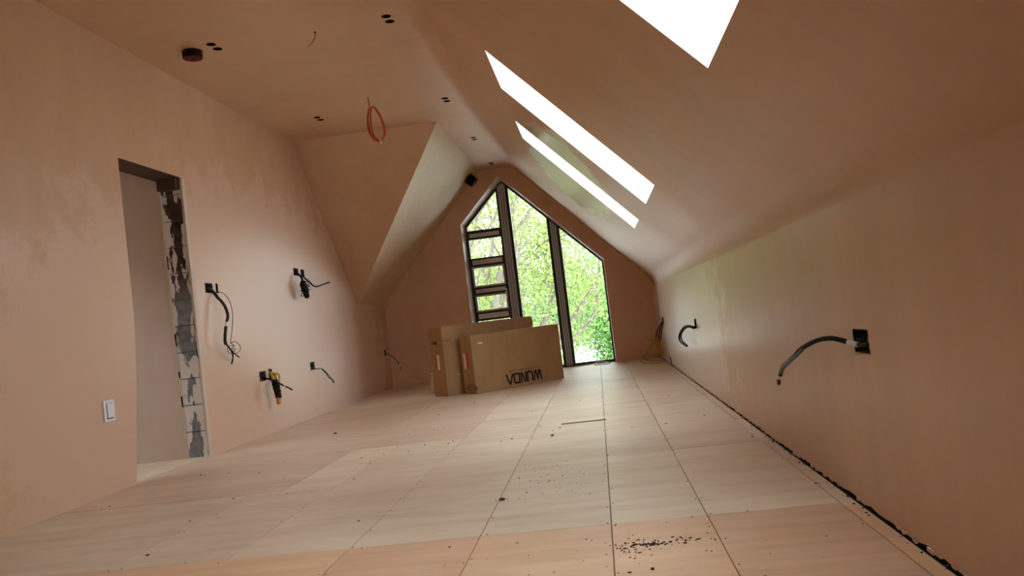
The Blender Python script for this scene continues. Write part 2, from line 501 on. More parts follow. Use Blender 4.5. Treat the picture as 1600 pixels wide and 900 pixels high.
# ------------------------------------------------------------------ floor: sheets laid on a dark base
floor = struct_empty('floor')
bm = bmesh.new(); box(bm, (-5.6, YB, -.05), (XR + .05, YG + .3, -.02)); obj('floor_base', bm, M_under, floor)
GAPX = .0016
sheets = []
def sheet(x0, x1, y0, y1, kind): sheets.append((x0, x1, y0, y1, kind))
XE = .8445
for x0, x1 in ((-3.231, -2.05), (-2.05, -1.06), (-1.06, -.545), (-.545, -.045), (-.045, .31), (.31, .79)):
    sheet(x0, x1, YB, .67, 'orange'); sheet(x0, x1, .67, 3.11, 'orange')
sheet(.79, XE, YB, 3.05, 'orange'); sheet(.79, XE, 3.05, 5.4, 'bright'); sheet(.79, XE, 5.4, 8, 'pale'); sheet(.79, XE, 8, YG, 'pale')
for x0, x1, ys, k in ((.31, .79, (3.11, 4.54), 'bright'), (.31, .79, (4.54, 6.6, 8.6, 10.4, YG), 'pale'), (-.045, .31, (3.11, 4.54), 'bright'), (-.045, .31, (4.54, 6.98, 9.4, YG), 'pale'),
                      (-.545, -.045, (3.11, 4.54, 7.48, 9.9, YG), 'pale'), (-1.06, -.545, (3.11, 5.55, 8.0, 10.4, YG), 'pale'),
                      (-1.56, -1.06, (3.11, 5.88), 'pale'), (-2.05, -1.56, (3.11, 4.484), 'pale'), (-3.231, -2.05, (3.11, 4.484), 'pale'),
                      (-1.88, -1.56, (4.484, 5.88), 'pale'), (-3.231, -1.88, (4.484, 6.90, 9.3), 'pink'), (-1.88, -1.06, (5.88, 8.3), 'pink'),
                      (-3.231, -1.88, (9.3, 11.0, YG), 'pale'), (-1.88, -1.06, (8.3, 10.7, YG), 'pale')):
    for a, bb in zip(ys[:-1], ys[1:]): sheet(x0, x1, a, bb, k)
sheet(-1.903, .19, YG + .003, WY + .02, 'pale')
cnt = {}
random.seed(11)
for i, (x0, x1, y0, y1, k) in enumerate(sheets):
    bm = bmesh.new()
    dz = random.uniform(-.0012, .0012) if i else 0
    box(bm, (x0 + GAPX, y0 + GAPX * .8, -.02), (x1 - GAPX, y1 - GAPX * .8, dz), .0012)
    mm = M_ply[k][i % len(M_ply[k])]
    obj('plywood_sheet', bm, mm, floor)
# lifted splinter edge and screws
bm = bmesh.new()
vs = box(bm, (-.36, 6.03, .001), (-.03, 6.045, .006)); vs[0].co.z = .001
obj('veneer_splinter', bm, mat('split_veneer', (.34, .22, .13), .7)[0], floor)
bm = bmesh.new()
for x in (-2.05, -1.56, -1.06, -.545, -.045, .31, .79):
    y = 2.2
    while y < 9:
        for sd in (-1, 1):
            if random.random() < .5:
                cyl(bm, (x + sd * .012 + random.uniform(-.003, .003), y + random.uniform(-.03, .03), .0005), (0, 0, 1), .0035, .0012, 8)
        y += .3
for yj, xa, xb in ((3.11, -2, .8), (4.54, -.5, .3), (4.484, -3, -1.6), (5.88, -1.8, -1.1), (6.35, -2, .8), (7.2, -2, .8)):
    x = xa
    while x < xb:
        if random.random() < .6: cyl(bm, (x + random.uniform(-.03, .03), yj + random.choice((-.015, .015)), .0005), (0, 0, 1), .0035, .0012, 8)
        x += .25
obj('screw_heads', bm, M_under, floor, kind='stuff')

# ------------------------------------------------------------------ side opening with raw jamb, cupboard room beyond
XI = -3.46
bm = bmesh.new()
for x, w_ in ((XL, .022), (-3.445, .022)):
    pass
wl_child = []
z = .0
k = 0
while z < 2.27:
    h = min(.212, 2.275 - z)
    bm = bmesh.new()
    dy = random.uniform(-.004, .004)
    vs = box(bm, (-3.424, 6.362 + dy, z + .0015), (-3.248, 6.45, z + h - .0015), .002)
    obj('concrete_block', bm, M_block, wall_left)
    z += .216; k += 1
bm = bmesh.new(); box(bm, (-3.43, 6.372, 0), (-3.24, 6.46, 2.285)); obj('mortar', bm, mat('mortar_joint', (.16, .14, .12), .9)[0], wall_left)
for xa, xb in ((-3.250, -3.2305), (-3.442, -3.424)):
    bm = bmesh.new()
    P = []
    zz = 0
    n = 26
    for i in range(n):                                     # slightly chipped timber bead
        z0 = 2.285 * i / n; z1 = 2.285 * (i + 1) / n
        j = random.uniform(-.0015, .0015)
        box(bm, (xa + (j if xa < -3.3 else 0), 6.348 + random.uniform(-.002, .002), z0), (xb, 6.40, z1))
    obj('corner_bead', bm, M_bead, wall_left)
for xa, z0, h_ in ((-3.2505, 1.02, .10), (-3.2505, .80, .14), (-3.424, .92, .10), (-3.424, .42, .09), (-3.424, 1.55, .11), (-3.2505, 1.38, .07), (-3.2505, .62, .07), (-3.424, .66, .05)):
    bm = bmesh.new(); vs = box(bm, (xa - .004, 6.3475, z0), (xa + .005, 6.36, z0 + h_)); vs[0].co.x += .004; vs[5].co.x -= .003
    obj('crack', bm, M_black, wall_left)
bm = bmesh.new(); box(bm, (XI + .0, 5.30, 2.286), (XL - .002, 6.40, 2.40)); obj('lintel', bm, M_lintel, wall_left)
bm = bmesh.new(); box(bm, (-3.425, 6.30, 2.19), (-3.26, 6.372, 2.284), .006); obj('lintel_packer', bm, M_lintel, wall_left)
bm = bmesh.new()
n1_ = [(5.46, 2.285), (5.462, 1.17), (5.42, .75), (5.34, .30), (5.29, .0)]
for (y0, z0), (y1, z1) in zip(n1_[:-1], n1_[1:]):
    bm.faces.new([bm.verts.new(p) for p in ((XL, y0, z0), (XL, y1, z1), (XI, y1, z1), (XI, y0, z0))])
obj('near_jamb', bm, M_wall, wall_left)
bm = bmesh.new(); box(bm, (XI, 5.29, -.019), (XL - .001, 6.372, .006), .001); obj('threshold_board', bm, M_ply['pale'][1], floor)
# cupboard / landing beyond the opening
bm = bmesh.new(); flat(bm, rect(-5.6, -.02, -3.43, 2.9), [], lambda x, z: (x, 6.40, z)); obj('wall_landing_far', bm, plaster('plaster_landing', (.70, .60, .52), (1, 1, .4)), kind='structure')
bm = bmesh.new(); flat(bm, rect(3.2, -.02, 6.40, 2.9), [], lambda y, z: (-5.6, y, z)); flat(bm, rect(-5.6, -.02, XI, 2.9), [], lambda x, z: (x, 3.2, z))
flat(bm, [(3.2, 0), (5.29, 0), (5.34, .3), (5.42, .75), (5.462, 1.17), (5.46, 2.40), (6.36, 2.40), (6.40, 2.40), (6.4, 2.9), (3.2, 2.9)], [], lambda y, z: (XI, y, z))
obj('wall_landing_side', bm, M_wall, kind='structure')
bm = bmesh.new(); flat(bm, rect(-5.6, 3.2, XI, 6.40), [rect(-5.0, 4.3, -4.1, 5.5)], lambda x, y: (x, y, 2.9)); obj('ceiling_landing', bm, M_reveal, kind='structure')
w = struct_empty('added_rooflight', (-4.55, 4.9, 2.9))  # unseen rooflight, added to light the landing wall
bm = bmesh.new()
for p, q in (((-.45, -.6), (.45, -.6)), ((.45, -.6), (.45, .6)), ((.45, .6), (-.45, .6)), ((-.45, .6), (-.45, -.6))):
    bm.faces.new([bm.verts.new(x) for x in ((*p, 0), (*q, 0), (*q, .3), (*p, .3))])
obj('reveal', bm, M_reveal, w)  # reveal of the added rooflight
bm = bmesh.new(); bm.faces.new([bm.verts.new(x) for x in ((-.45, -.6, .3), (.45, -.6, .3), (.45, .6, .3), (-.45, .6, .3))]); obj('pane', bm, M_glass, w)
portal('added_rooflight_portal', (-4.55, 4.9, 3.22), (0, 1, 0), (1, 0, 0), 1.2, .9)
bm = bmesh.new(); box(bm, (-5.6, 3.2, -.02), (XI, 6.4, -.001)); obj('floor_landing', bm, M_ply['pale'][2], kind='structure')

# ------------------------------------------------------------------ gable window
win = struct_empty('window_1', (-.85, WY, 0))
WI = Matrix.Translation(-win.location)
def wpart(name, bm, mt, **k):
    bm.transform(WI); return obj(name, bm, mt, win, **k)


def zl(x):      # upper edge of the frame outline at x
    if x <= -1.225: return 2.332 + (x + 1.868) / (.643) * .64
    return 2.972 - (x + 1.225) / 1.409 * 1.427


def prism(bm, pts, y0, y1):
    a = [bm.verts.new((x, y0, z)) for x, z in pts]; b2 = [bm.verts.new((x, y1, z)) for x, z in pts]
    bm.faces.new(a); bm.faces.new(b2[::-1])
    for i in range(len(a)):
        j = (i + 1) % len(a); bm.faces.new((a[i], b2[i], b2[j], a[j]))


def inset(poly, d):
    """inset of a convex polygon"""
    n = len(poly); out = []
    cx = sum(p[0] for p in poly) / n; cz = sum(p[1] for p in poly) / n
    L = []
    for i in range(n):
        p, q = Vector(poly[i]), Vector(poly[(i + 1) % n]); t = (q - p).normalized(); nn = Vector((-t.y, t.x))
        if (Vector((cx, cz)) - p).dot(nn) < 0: nn = -nn
        L.append((p + nn * d, t))
    for i in range(n):
        (p, t), (q, s) = L[i - 1], L[i]
        den = t.x * s.y - t.y * s.x
        u = ((q.x - p.x) * s.y - (q.y - p.y) * s.x) / den
        out.append((p.x + t.x * u, p.y + t.y * u))
    return out


def ringframe(name, poly, d, y0, y1, mt):
    inn = inset(poly, d)
    bm = bmesh.new(); n = len(poly)
    for i in range(n):
        j = (i + 1) % n
        prism(bm, [poly[i], poly[j], inn[j], inn[i]], y0, y1)
    wpart(name, bm, mt)
    return inn


M1a, M1b, M2a, M2b = -1.318, -1.158, -.578, -.442
xl_, xr_ = -1.868, .184
T = [(2.226, 2.127), (1.812, 1.703), (1.359, 1.261), (.976, .862)]
bays = {
    'left_top': [(xl_, T[0][0]), (xl_, 2.332), (-1.30, zl(-1.30)), (-1.30, T[0][0])],
    'mid': [(M1b, .02), (M1b, zl(M1b)), (M2a, zl(M2a)), (M2a, .02)],
    'right': [(M2b, .02), (M2b, zl(M2b)), (xr_, zl(xr_)), (xr_, .02)],
}
for z0, z1 in ((T[0][1], T[1][0]), (T[1][1], T[2][0]), (T[2][1], T[3][0]), (T[3][1], .04)):
    bays[z0] = [(xl_ + .022, z1), (xl_ + .022, z0), (M1a, z0), (M1a, z1)]
for nm, poly in bays.items():
    d = .022 if nm in ('mid', 'right') else (.030 if nm == 'left_top' else .012)
    inn = ringframe('window_frame', poly, d, WY - .01, WY + .06, M_frame)
    if nm in (T[1][1], T[2][1]):
        inn = ringframe('opening_sash', [(p[0], p[1]) for p in inn], .026, WY - .025, WY + .05, M_fgrey)
        for o_ in inn: pass
    bm = bmesh.new(); bm.faces.new([bm.verts.new((x, WY + .03, z)) for x, z in inn]); wpart('pane', bm, M_glass)
bm = bmesh.new(); box(bm, (xl_, WY - .012, .0), (xl_ + .022, WY + .06, T[0][1])); wpart('left_stile', bm, M_frame)
# coupled mullions: black bodies with grey grooved faces
for a, c, base_z in ((M1a, M1b, .02), (M2a, M2b, .02)):
    top = min(zl(a), zl(c)) - .012
    pk = [(-1.225, zl(-1.225))] if a < -1.225 < c else []
    bm = bmesh.new(); prism(bm, [(a, base_z), (a, zl(a))] + pk + [(c, zl(c)), (c, base_z)], WY - .02, WY + .07); wpart('mullion', bm, M_frame)
    w3 = (c - a - .036) / 3
    for i in range(3):
        x0 = a + .018 + i * w3
        bm = bmesh.new(); prism(bm, [(x0 + .004, base_z), (x0 + .004, zl(x0 + .004) - .03), (x0 + w3 - .004, zl(x0 + w3 - .004) - .03), (x0 + w3 - .004, base_z)], WY - .034, WY - .019); wpart('mullion_cover_strip', bm, M_fgrey)
for z0, z1 in T:
    bm = bmesh.new(); box(bm, (xl_, WY - .015, z1), (M1a + .01, WY + .07, z0)); wpart('transom', bm, M_frame)
    bm = bmesh.new(); box(bm, (xl_ + .055, WY - .034, z1 + .022), (M1a - .03, WY - .014, z0 - .018), .003); wpart('transom_face', bm, M_frail)
    bm = bmesh.new()
    for xx in (-1.74, -1.70, -1.64, -1.60): cyl(bm, (xx, WY - .034, (z0 + z1) / 2), (0, -1, 0), .006, .003, 8)
    wpart('screw_heads', bm, M_frame)
bm = bmesh.new(); tube(bm, [(-1.335, WY - .03, 1.30), (-1.335, WY - .075, 1.29), (-1.338, WY - .078, 1.22), (-1.345, WY - .06, 1.14)], .011, 8); wpart('sash_handle', bm, M_white, label='white sash handle')
bm = bmesh.new(); box(bm, (M1b, WY - .03, .0), (xr_, WY + .07, .030)); wpart('sill_frame', bm, M_frame)
bm = bmesh.new(); box(bm, (-1.868, WY + .08, -.2), (.184, WY + .34, .0)); wpart('sill', bm, M_fgrey)
bm = bmesh.new(); cyl(bm, (-1.232, WY - .03, 2.93), (0, -1, 0), .018, .012, 12); wpart('apex_plug', bm, M_brown)
portal('gable_portal', (-.85, WY + .40, 1.48), (1, 0, 0), (0, 0, 1), 2.05, 2.95)

# ------------------------------------------------------------------ ceiling cut-outs for downlights
names_dl = {
    (5.85, -2.632): 'beside the red fitting', (5.85, -1.272): 'near the loose orange wire',
    (8.20, -2.632): 'left of the hanging orange cable loop', (8.20, -1.272): 'right of the hanging orange cable loop',
    (10.11, -1.272): 'beside the valley corner', (11.86, -1.272): 'just above the gable window peak'}
for x, a, bb in DL:
    for w_, y in (('further', bb), ('nearer', a)):
        t = thing('downlight_cutout', 'round black downlight hole, %s of pair %s' % (w_, names_dl[(a, x)]), 'ceiling hole', (x, y, ZC), group='downlight holes cut in the flat ceiling')
        bm = bmesh.new(); cyl(bm, (0, 0, 0), (0, 0, 1), .0362, .09, 20, cap0=False); obj('hole_lining', bm, M_black, t)


# ------------------------------------------------------------------ round black and red fittings
def fitting(loc, axis, r, h, label):
    t = thing('alarm_base', label, 'ceiling fitting', loc)
    ax = Vector(axis).normalized()
    bm = bmesh.new(); cyl(bm, -ax * .002, ax, r * 1.03, h * .45, 36); cyl(bm, ax * h * .45, ax, r, h * .55, 36)
    obj('housing', bm, M_dkmetal, t, smooth=False)
    bm = bmesh.new(); cyl(bm, ax * h, ax, r * .93, .004, 36, r1=r * .86); obj('red_face', bm, M_red, t, label='dark red round face')
    bm = bmesh.new(); s = ax.cross(Vector((0, 1, 0.2))).normalized(); cyl(bm, ax * (h + .003) + s * r * .1, ax, r * .24, .004, 20); obj('centre_button', bm, M_dkmetal, t)
    for k in range(3):
        aa_ = k * 2.1; u = ax.cross(s); d = s * math.cos(aa_) + u * math.sin(aa_)
        bm = bmesh.new(); cyl(bm, d * r * .98 + ax * .002, ax, .011, .012, 10)
        obj('mounting_tab', bm, M_brown, t)
    return t


fitting((-2.822, 5.925, ZC), (0, 0, -1), .073, .056, 'round black fitting with dark red face on flat ceiling, top left')
ln = Vector((ZC - KL, 0, -(XA - XL))).normalized()
fitting((-1.665, 12.02, 3.001 - .006), ln, .078, .135, 'black round fitting tilted on left slope beside the gable window peak')


# ------------------------------------------------------------------ cables out of the ceiling
def cable(name, label, pieces, cat='cable', group=None):
    """pieces: list of (part name, points, radius, material)"""
    p0 = Vector(pieces[0][1][0])
    t = thing(name, label, cat, p0, group=group)
    for pn, pts, r, mt in pieces:
        bm = bmesh.new(); tube(bm, [Vector(p) - p0 for p in pts], r, 8); obj(pn, bm, mt, t, smooth=True)
    return t


cable('ceiling_wire', 'short loose orange brown wire poking from ceiling hole, near top', [
    ('sheath', [(-1.846, 5.93, ZC + .01), (-1.848, 5.93, ZC - .03), (-1.868, 5.93, ZC - .07), (-1.915, 5.93, ZC - .105)], .0032, M_brown),
    ('hole_plug', [(-1.846, 5.93, ZC + .01), (-1.846, 5.93, ZC - .004)], .009, M_black)])
LX, LY = -1.962, 7.767
def loop(w, top, bot, off, ph=0):
    pts = []
    for i in range(17):
        a = 2 * math.pi * i / 16
        z = (top + bot) / 2 + (top - bot) / 2 * math.cos(a)
        f = math.sin(a) * (1 - .28 * math.cos(a))
        pts.append((LX + .03 + off + w * f + .018 * (1 - math.cos(a)), LY + ph * math.sin(a), z))
    return pts
cable('hanging_cable_loop', 'orange red cable coiled in a long loop hanging from the ceiling', [
    ('tail', [(LX, LY, ZC + .01), (LX + .002, LY, ZC - .05), (LX + .006, LY, ZC - .105)], .004, M_brown),
    ('loop', loop(.072, ZC - .095, ZC - .445, -.006, .01), .0068, M_orange),
    ('loop', loop(.060, ZC - .10, ZC - .44, .010, -.012), .0068, M_orange),
    ('loop', loop(.070, ZC - .095, ZC - .435, .004, .02), .0068, M_orange),
    ('tie', [(LX + .018, LY - .012, ZC - .10), (LX + .026, LY, ZC - .094), (LX + .036, LY + .012, ZC - .102)], .008, M_tape),
    ('tie', [(LX + .074, LY, ZC - .43), (LX + .078, LY, ZC - .455), (LX + .076, LY, ZC - .475)], .008, M_tape)], 'cable loop')


# ------------------------------------------------------------------ recessed back boxes and their cables
def backbox(side, y0, y1, z0, z1, label, mt=M_metal, depth=.045, group='recessed back boxes in the plaster'):
    s = -1 if side == 'L' else 1
    x = XL if side == 'L' else XR
    t = thing('back_box', label, 'socket box', (x, (y0 + y1) / 2, z0), group=group)
    ly, h = (y1 - y0) / 2, z1 - z0
    bm = bmesh.new(); th = .003
    X = lambda d: s * d
    def bx(a, b2): box(bm, (min(a[0], b2[0]), a[1], a[2]), (max(a[0], b2[0]), b2[1], b2[2]))
    bx((X(depth), -ly - th, -th), (X(depth + th), ly + th, h + th))
    bx((0, -ly - th, -th), (X(depth), -ly, h + th)); bx((0, ly, -th), (X(depth), ly + th, h + th))
    bx((0, -ly, -th), (X(depth), ly, 0)); bx((0, -ly, h), (X(depth), ly, h + th))
    obj('shell', bm, mt, t)
    if y1 - y0 > .1:   # wired boxes
        for yy in (-ly + .012, ly - .012):
            bm = bmesh.new(); cyl(bm, (X(.004), yy, h / 2), (s, 0, 0), .007, .03, 10)
            obj('screw_lug', bm, M_under, t)
        bm = bmesh.new()
        for k in range(5):
            a_ = random.uniform(0, 6); r_ = random.uniform(.012, .028)
            pts = [(X(.028 + .01 * math.sin(q)), ly * .75 * math.cos(q + a_) * random.uniform(.6, 1), h / 2 + h * .32 * math.sin(q * 1.3 + a_)) for q in np.linspace(0, 4.5, 6)]
            tube(bm, pts, .0028, 6, 4)
        obj('spare_wires', bm, M_cable, t, kind='stuff')
    bm = bmesh.new()                                          # chipped plaster edge
    for k in range(14):
        e = random.choice(('t', 'b', 'l', 'r')); w_ = random.uniform(.006, .02)
        if e in 'tb': yy = random.uniform(-ly, ly - w_); zz = h if e == 't' else -.002; q = (yy, zz, yy + w_, zz + random.uniform(.001, .0018))
        else: zz = random.uniform(0, h - w_); yy = ly if e == 'r' else -ly - .002; q = (yy, zz, yy + .002, zz + w_)
        bx((X(.001), q[0], q[1]), (X(-.002), q[2], q[3]))
    obj('chipped_plaster', bm, M_wall, t, kind='stuff')
    return t


M_slot = mat('dark_slot', (.03, .02, .018), .8)[0]
backbox('L', *BXL[0], 'square back box with wires beside the raw door jamb')
backbox('L', *BXL[1], 'narrow dark slot beside the box next to the door jamb', M_slot)
backbox('L', *BXL[2], 'left of two small boxes above the black taped bundle')
backbox('L', *BXL[3], 'right of two small boxes above the black taped bundle')
backbox('L', *BXL[4], 'low square back box left of the yellow and black bundle')
backbox('L', *BXL[5], 'low narrow slot from which the yellow cables come', M_slot)
backbox('L', *BXL[6], 'low small box on left wall with one thin looped cable', M_metal)
backbox('L', *BXL[7], 'tiny dark box on left wall nearest the gable', M_slot)
backbox('R', *BXR[0], 'dark square back box in right wall, nearest the camera', M_slot)
backbox('R', *BXR[1], 'narrow dark slot in right wall holding a curved black cable', M_slot)
backbox('R', *BXR[2], 'narrow slot in right wall above the ochre cable heap', M_slot)

cable('electric_cable', 'thick grey black cable drooping from box beside the door jamb, white clip halfway', [
    ('sheath', [(-3.262, 6.66, 1.391), (-3.221, 6.692, 1.345), (-3.191, 6.691, 1.297), (-3.171, 6.713, 1.262), (-3.151, 6.731, 1.21), (-3.141, 6.742, 1.136), (-3.141, 6.705, 1.081)], .0135, M_grey),
    ('clip', [(-3.141, 6.705, 1.081), (-3.141, 6.683, 1.040)], .011, M_tape),
    ('sheath', [(-3.141, 6.683, 1.043), (-3.146, 6.669, .989), (-3.151, 6.659, .925), (-3.151, 6.669, .891)], .0135, M_grey),
    ('core', [(-3.151, 6.669, .895), (-3.161, 6.765, .844), (-3.171, 6.822, .787), (-3.181, 6.802, .717)], .007, M_cable),
    ('core', [(-3.151, 6.665, .905), (-3.151, 6.723, .862), (-3.161, 6.831, .808), (-3.171, 6.939, .769)], .006, M_cable)])
cable('thin_wire', 'thin black wire curving down and knotted in a ring beside the thick cable', [
    ('wire', [(-3.25, 6.785, 1.36), (-3.225, 6.797, 1.351), (-3.211, 6.839, 1.341), (-3.191, 6.885, 1.294), (-3.181, 6.919, 1.208), (-3.181, 6.912, 1.1), (-3.171, 6.845, .988), (-3.161, 6.778, .899)], .0028, M_cable),
    ('knot', [(-3.161, 6.778, .899), (-3.141, 6.836, .906), (-3.131, 6.894, .863), (-3.141, 6.892, .819), (-3.161, 6.817, .803), (-3.171, 6.744, .824), (-3.161, 6.72, .863), (-3.151, 6.776, .876), (-3.161, 6.845, .868)], .0026, M_cable),
    ('knot', [(-3.165, 6.80, .90), (-3.15, 6.82, .87), (-3.16, 6.79, .85), (-3.145, 6.83, .84), (-3.155, 6.80, .82), (-3.16, 6.84, .80)], .003, M_cable)], 'wire')
t = cable('taped_cable_bundle', 'lumpy black taped cable bundle hanging on upper left wall', [
    ('cable', [(-3.262, 8.72, 1.597), (-3.221, 8.719, 1.6), (-3.181, 8.683, 1.575), (-3.161, 8.679, 1.544), (-3.151, 8.678, 1.49)], .011, M_cable)], 'cable bundle')
def lumpy(t, name, path, radii, mt, wobble=.12):
    p0 = Vector(t.location); bm = bmesh.new()
    P = smooth_path([Vector(p) - p0 for p in path], 5); L = len(P); seg = 12; rings = []
    for i, p in enumerate(P):
        f = i / (L - 1) * (len(radii) - 1); j = min(int(f), len(radii) - 2); r = radii[j] + (radii[j + 1] - radii[j]) * (f - j)
        rings.append([bm.verts.new(p + Vector((math.cos(2 * math.pi * k / seg) * .75, math.sin(2 * math.pi * k / seg), 0)) * r * (1 + random.uniform(-wobble, wobble))) for k in range(seg)])
    for a, c in zip(rings[:-1], rings[1:]):
        for k in range(seg): bm.faces.new((a[k], a[(k + 1) % seg], c[(k + 1) % seg], c[k]))
    bm.faces.new(rings[0]); bm.faces.new(rings[-1][::-1])
    return obj(name, bm, mt, t)
lumpy(t, 'taped_coil', [(-3.151, 8.672, 1.512), (-3.146, 8.678, 1.47), (-3.146, 8.695, 1.42), (-3.146, 8.73, 1.36), (-3.151, 8.755, 1.315)], [.02, .046, .052, .050, .044, .022], M_cable, .16)
bm = bmesh.new()
for k in range(3):
    pts = [(math.cos(q) * .05 + .08, .0 - .05 + q * .01 + .045 * math.sin(q), -.12 - k * .05 + .03 * math.sin(q + k)) for q in np.linspace(0, 6.2, 9)]
    tube(bm, [Vector(p) + Vector((.03, 0.02, 0)) for p in pts], .005, 6, 4)
o_ = obj('coil_strand', bm, M_grey, t, smooth=True)
cable('electric_cable', 'black cable with pale tip curving right from the upper twin boxes', [
    ('sheath', [(-3.262, 8.93, 1.59), (-3.211, 8.955, 1.547), (-3.191, 9.013, 1.51), (-3.171, 9.05, 1.472), (-3.161, 9.148, 1.462), (-3.151, 9.35, 1.49), (-3.141, 9.563, 1.523)], .009, M_cable),
    ('core', [(-3.25, 8.935, 1.58), (-3.205, 8.965, 1.535), (-3.185, 9.02, 1.495), (-3.165, 9.08, 1.462), (-3.158, 9.16, 1.455)], .006, M_grey),
    ('bare_tip', [(-3.141, 9.563, 1.523), (-3.141, 9.61, 1.529)], .006, M_tape)])
t = cable('yellow_cable_bundle', 'bundle of yellow cables wrapped in black tape on lower left wall', [
    ('cable', [(-3.262, 7.73, .595), (-3.215, 7.69, .575), (-3.18, 7.64, .54), (-3.14, 7.59, .49), (-3.131, 7.587, .456)], .012, M_yel),
    ('cable', [(-3.262, 7.75, .58), (-3.22, 7.72, .56), (-3.18, 7.69, .555), (-3.15, 7.65, .53), (-3.13, 7.62, .47)], .010, M_gold),
    ('cable', [(-3.262, 7.71, .56), (-3.20, 7.70, .57), (-3.13, 7.68, .55), (-3.12, 7.66, .50), (-3.125, 7.62, .46)], .011, M_yel)], 'cable bundle')
lumpy(t, 'black_tape_wrap', [(-3.141, 7.585, .515), (-3.131, 7.59, .45), (-3.131, 7.612, .39), (-3.131, 7.622, .33)], [.034, .045, .042, .040, .035], M_cable, .10)
for k, (dy, mt_) in enumerate(((-.024, M_orange), (-.008, M_yel), (.008, M_gold), (.024, M_yel))):
    bm = bmesh.new(); p0 = Vector(t.location)
    tube(bm, [Vector(p) - p0 for p in ((-3.13, 7.618 + dy, .345), (-3.13, 7.618 + dy * 1.1, .31), (-3.13, 7.614 + dy * .9, .272 + .012 * (k % 2)))], .0115, 8); obj('cable_end', bm, mt_, t, smooth=True)
cable('electric_cable', 'thin black cable crossing over the yellow bundle, bare gap near its end', [
    ('sheath', [(-3.255, 7.58, .536), (-3.201, 7.544, .532), (-3.151, 7.526, .520), (-3.10, 7.529, .49), (-3.076, 7.60, .455), (-3.085, 7.651, .441)], .0085, M_cable),
    ('bare_gap', [(-3.085, 7.651, .441), (-3.09, 7.712, .429)], .004, M_tape),
    ('sheath', [(-3.09, 7.712, .429), (-3.091, 7.781, .412), (-3.091, 7.882, .38)], .0085, M_cable)])
cable('electric_cable', 'thin black cable ending in a small ring, lower middle of left wall', [
    ('sheath', [(-3.262, 8.90, .535), (-3.211, 8.965, .524), (-3.171, 9.021, .519), (-3.141, 9.053, .484), (-3.131, 9.118, .434), (-3.131, 9.215, .385), (-3.131, 9.285, .353), (-3.131, 9.29, .335), (-3.131, 9.255, .335), (-3.131, 9.235, .366)], .0048, M_cable),
    ('sheath', [(-3.131, 9.24, .37), (-3.128, 9.12, .405), (-3.138, 9.05, .465), (-3.165, 9.021, .512)], .0045, M_cable)])
cable('electric_cable', 'short thin brown cable with white tape, left wall next to the gable', [
    ('sheath', [(-3.262, 12.06, .55), (-3.20, 12.07, .534), (-3.15, 12.09, .49), (-3.10, 12.10, .442), (-3.07, 12.10, .40), (-3.045, 12.10, .345)], .0055, M_grey),
    ('tape', [(-3.045, 12.10, .345), (-3.035, 12.10, .318)], .008, M_tape),
    ('sheath', [(-3.035, 12.10, .318), (-3.02, 12.10, .26)], .005, M_grey)])
cable('electric_cable', 'thick black cable arching from the nearest box on the right wall', [
    ('inner_sheath', [(.88, 2.82, .61), (.868, 2.80, .585), (.852, 2.86, .580)], .0075, M_grey),
    ('white_sleeve', [(.852, 2.855, .581), (.834, 2.901, .589), (.830, 2.91, .591)], .0095, M_tape),
    ('sheath', [(.834, 2.901, .589), (.814, 2.922, .6), (.794, 2.964, .606), (.774, 3.032, .601), (.754, 3.113, .583), (.744, 3.209, .559), (.734, 3.272, .532), (.734, 3.397, .501), (.734, 3.505, .473), (.734, 3.575, .436)], .0088, M_cable),
    ('blue_core', [(.750, 3.15, .575), (.738, 3.215, .545), (.727, 3.285, .521), (.725, 3.40, .492), (.727, 3.49, .468), (.731, 3.55, .445)], .0062, M_blue),
    ('bare_end', [(.734, 3.575, .436), (.734, 3.627, .409)], .0045, M_tape),
    ('copper_tip', [(.734, 3.620, .412), (.734, 3.631, .392)], .008, M_brown)])
cable('electric_cable', 'curved pair of black cables from slot, halfway along the right wall', [
    ('sheath', [(.886, 7.45, .56), (.845, 7.40, .553), (.824, 7.382, .553), (.794, 7.451, .566), (.774, 7.655, .553), (.764, 7.974, .498), (.764, 8.168, .443), (.774, 8.145, .392), (.794, 7.845, .365)], .0085, M_cable),
    ('sheath', [(.886, 7.45, .555), (.845, 7.40, .545), (.824, 7.39, .543), (.800, 7.45, .555), (.783, 7.66, .540), (.775, 7.98, .488), (.777, 8.12, .44), (.785, 8.05, .40), (.80, 7.85, .37)], .0075, M_cable)])
t = cable('corner_cables', 'black cables running down to an ochre cable heap in right corner by gable', [
    ('black_cable', [(.853, 11.03, .60), (.845, 11.012, .592), (.834, 10.97, .547), (.794, 11.08, .481), (.764, 11.274, .402), (.754, 11.50, .296)], .010, M_cable),
    ('black_cable', [(.853, 11.01, .585), (.843, 10.99, .577), (.834, 10.93, .532), (.804, 11.176, .435), (.774, 11.205, .316)], .009, M_cable),
    ('black_cable', [(.853, 10.995, .575), (.843, 10.97, .568), (.834, 10.90, .524), (.824, 11.20, .413), (.794, 11.159, .298)], .008, M_cable)], 'cable bundle')
random.seed(21)
p0 = Vector(t.location)
for k in range(9):                                          # tangled ochre loops
    c = Vector((.755 + random.uniform(-.04, .02), 11.32 + random.uniform(-.1, .1), .20)); w_ = random.uniform(.05, .10); h_ = random.uniform(.07, .13)
    pts = []
    for i in range(11):
        a = 2 * math.pi * i / 10 + k
        pts.append(c + Vector((-w_ * .9 * math.cos(a) - .02, w_ * math.sin(a), h_ * math.sin(a + .6) - .02 * k / 9)) - p0)
    for q in pts:
        q.x = min(q.x, XR - .012 - p0.x); q.z = max(q.z, .008 - p0.z)
    bm = bmesh.new(); tube(bm, pts, .0055, 7, 5); obj('ochre_cable', bm, (M_gold, M_yel)[k % 3 == 0], t, smooth=True)
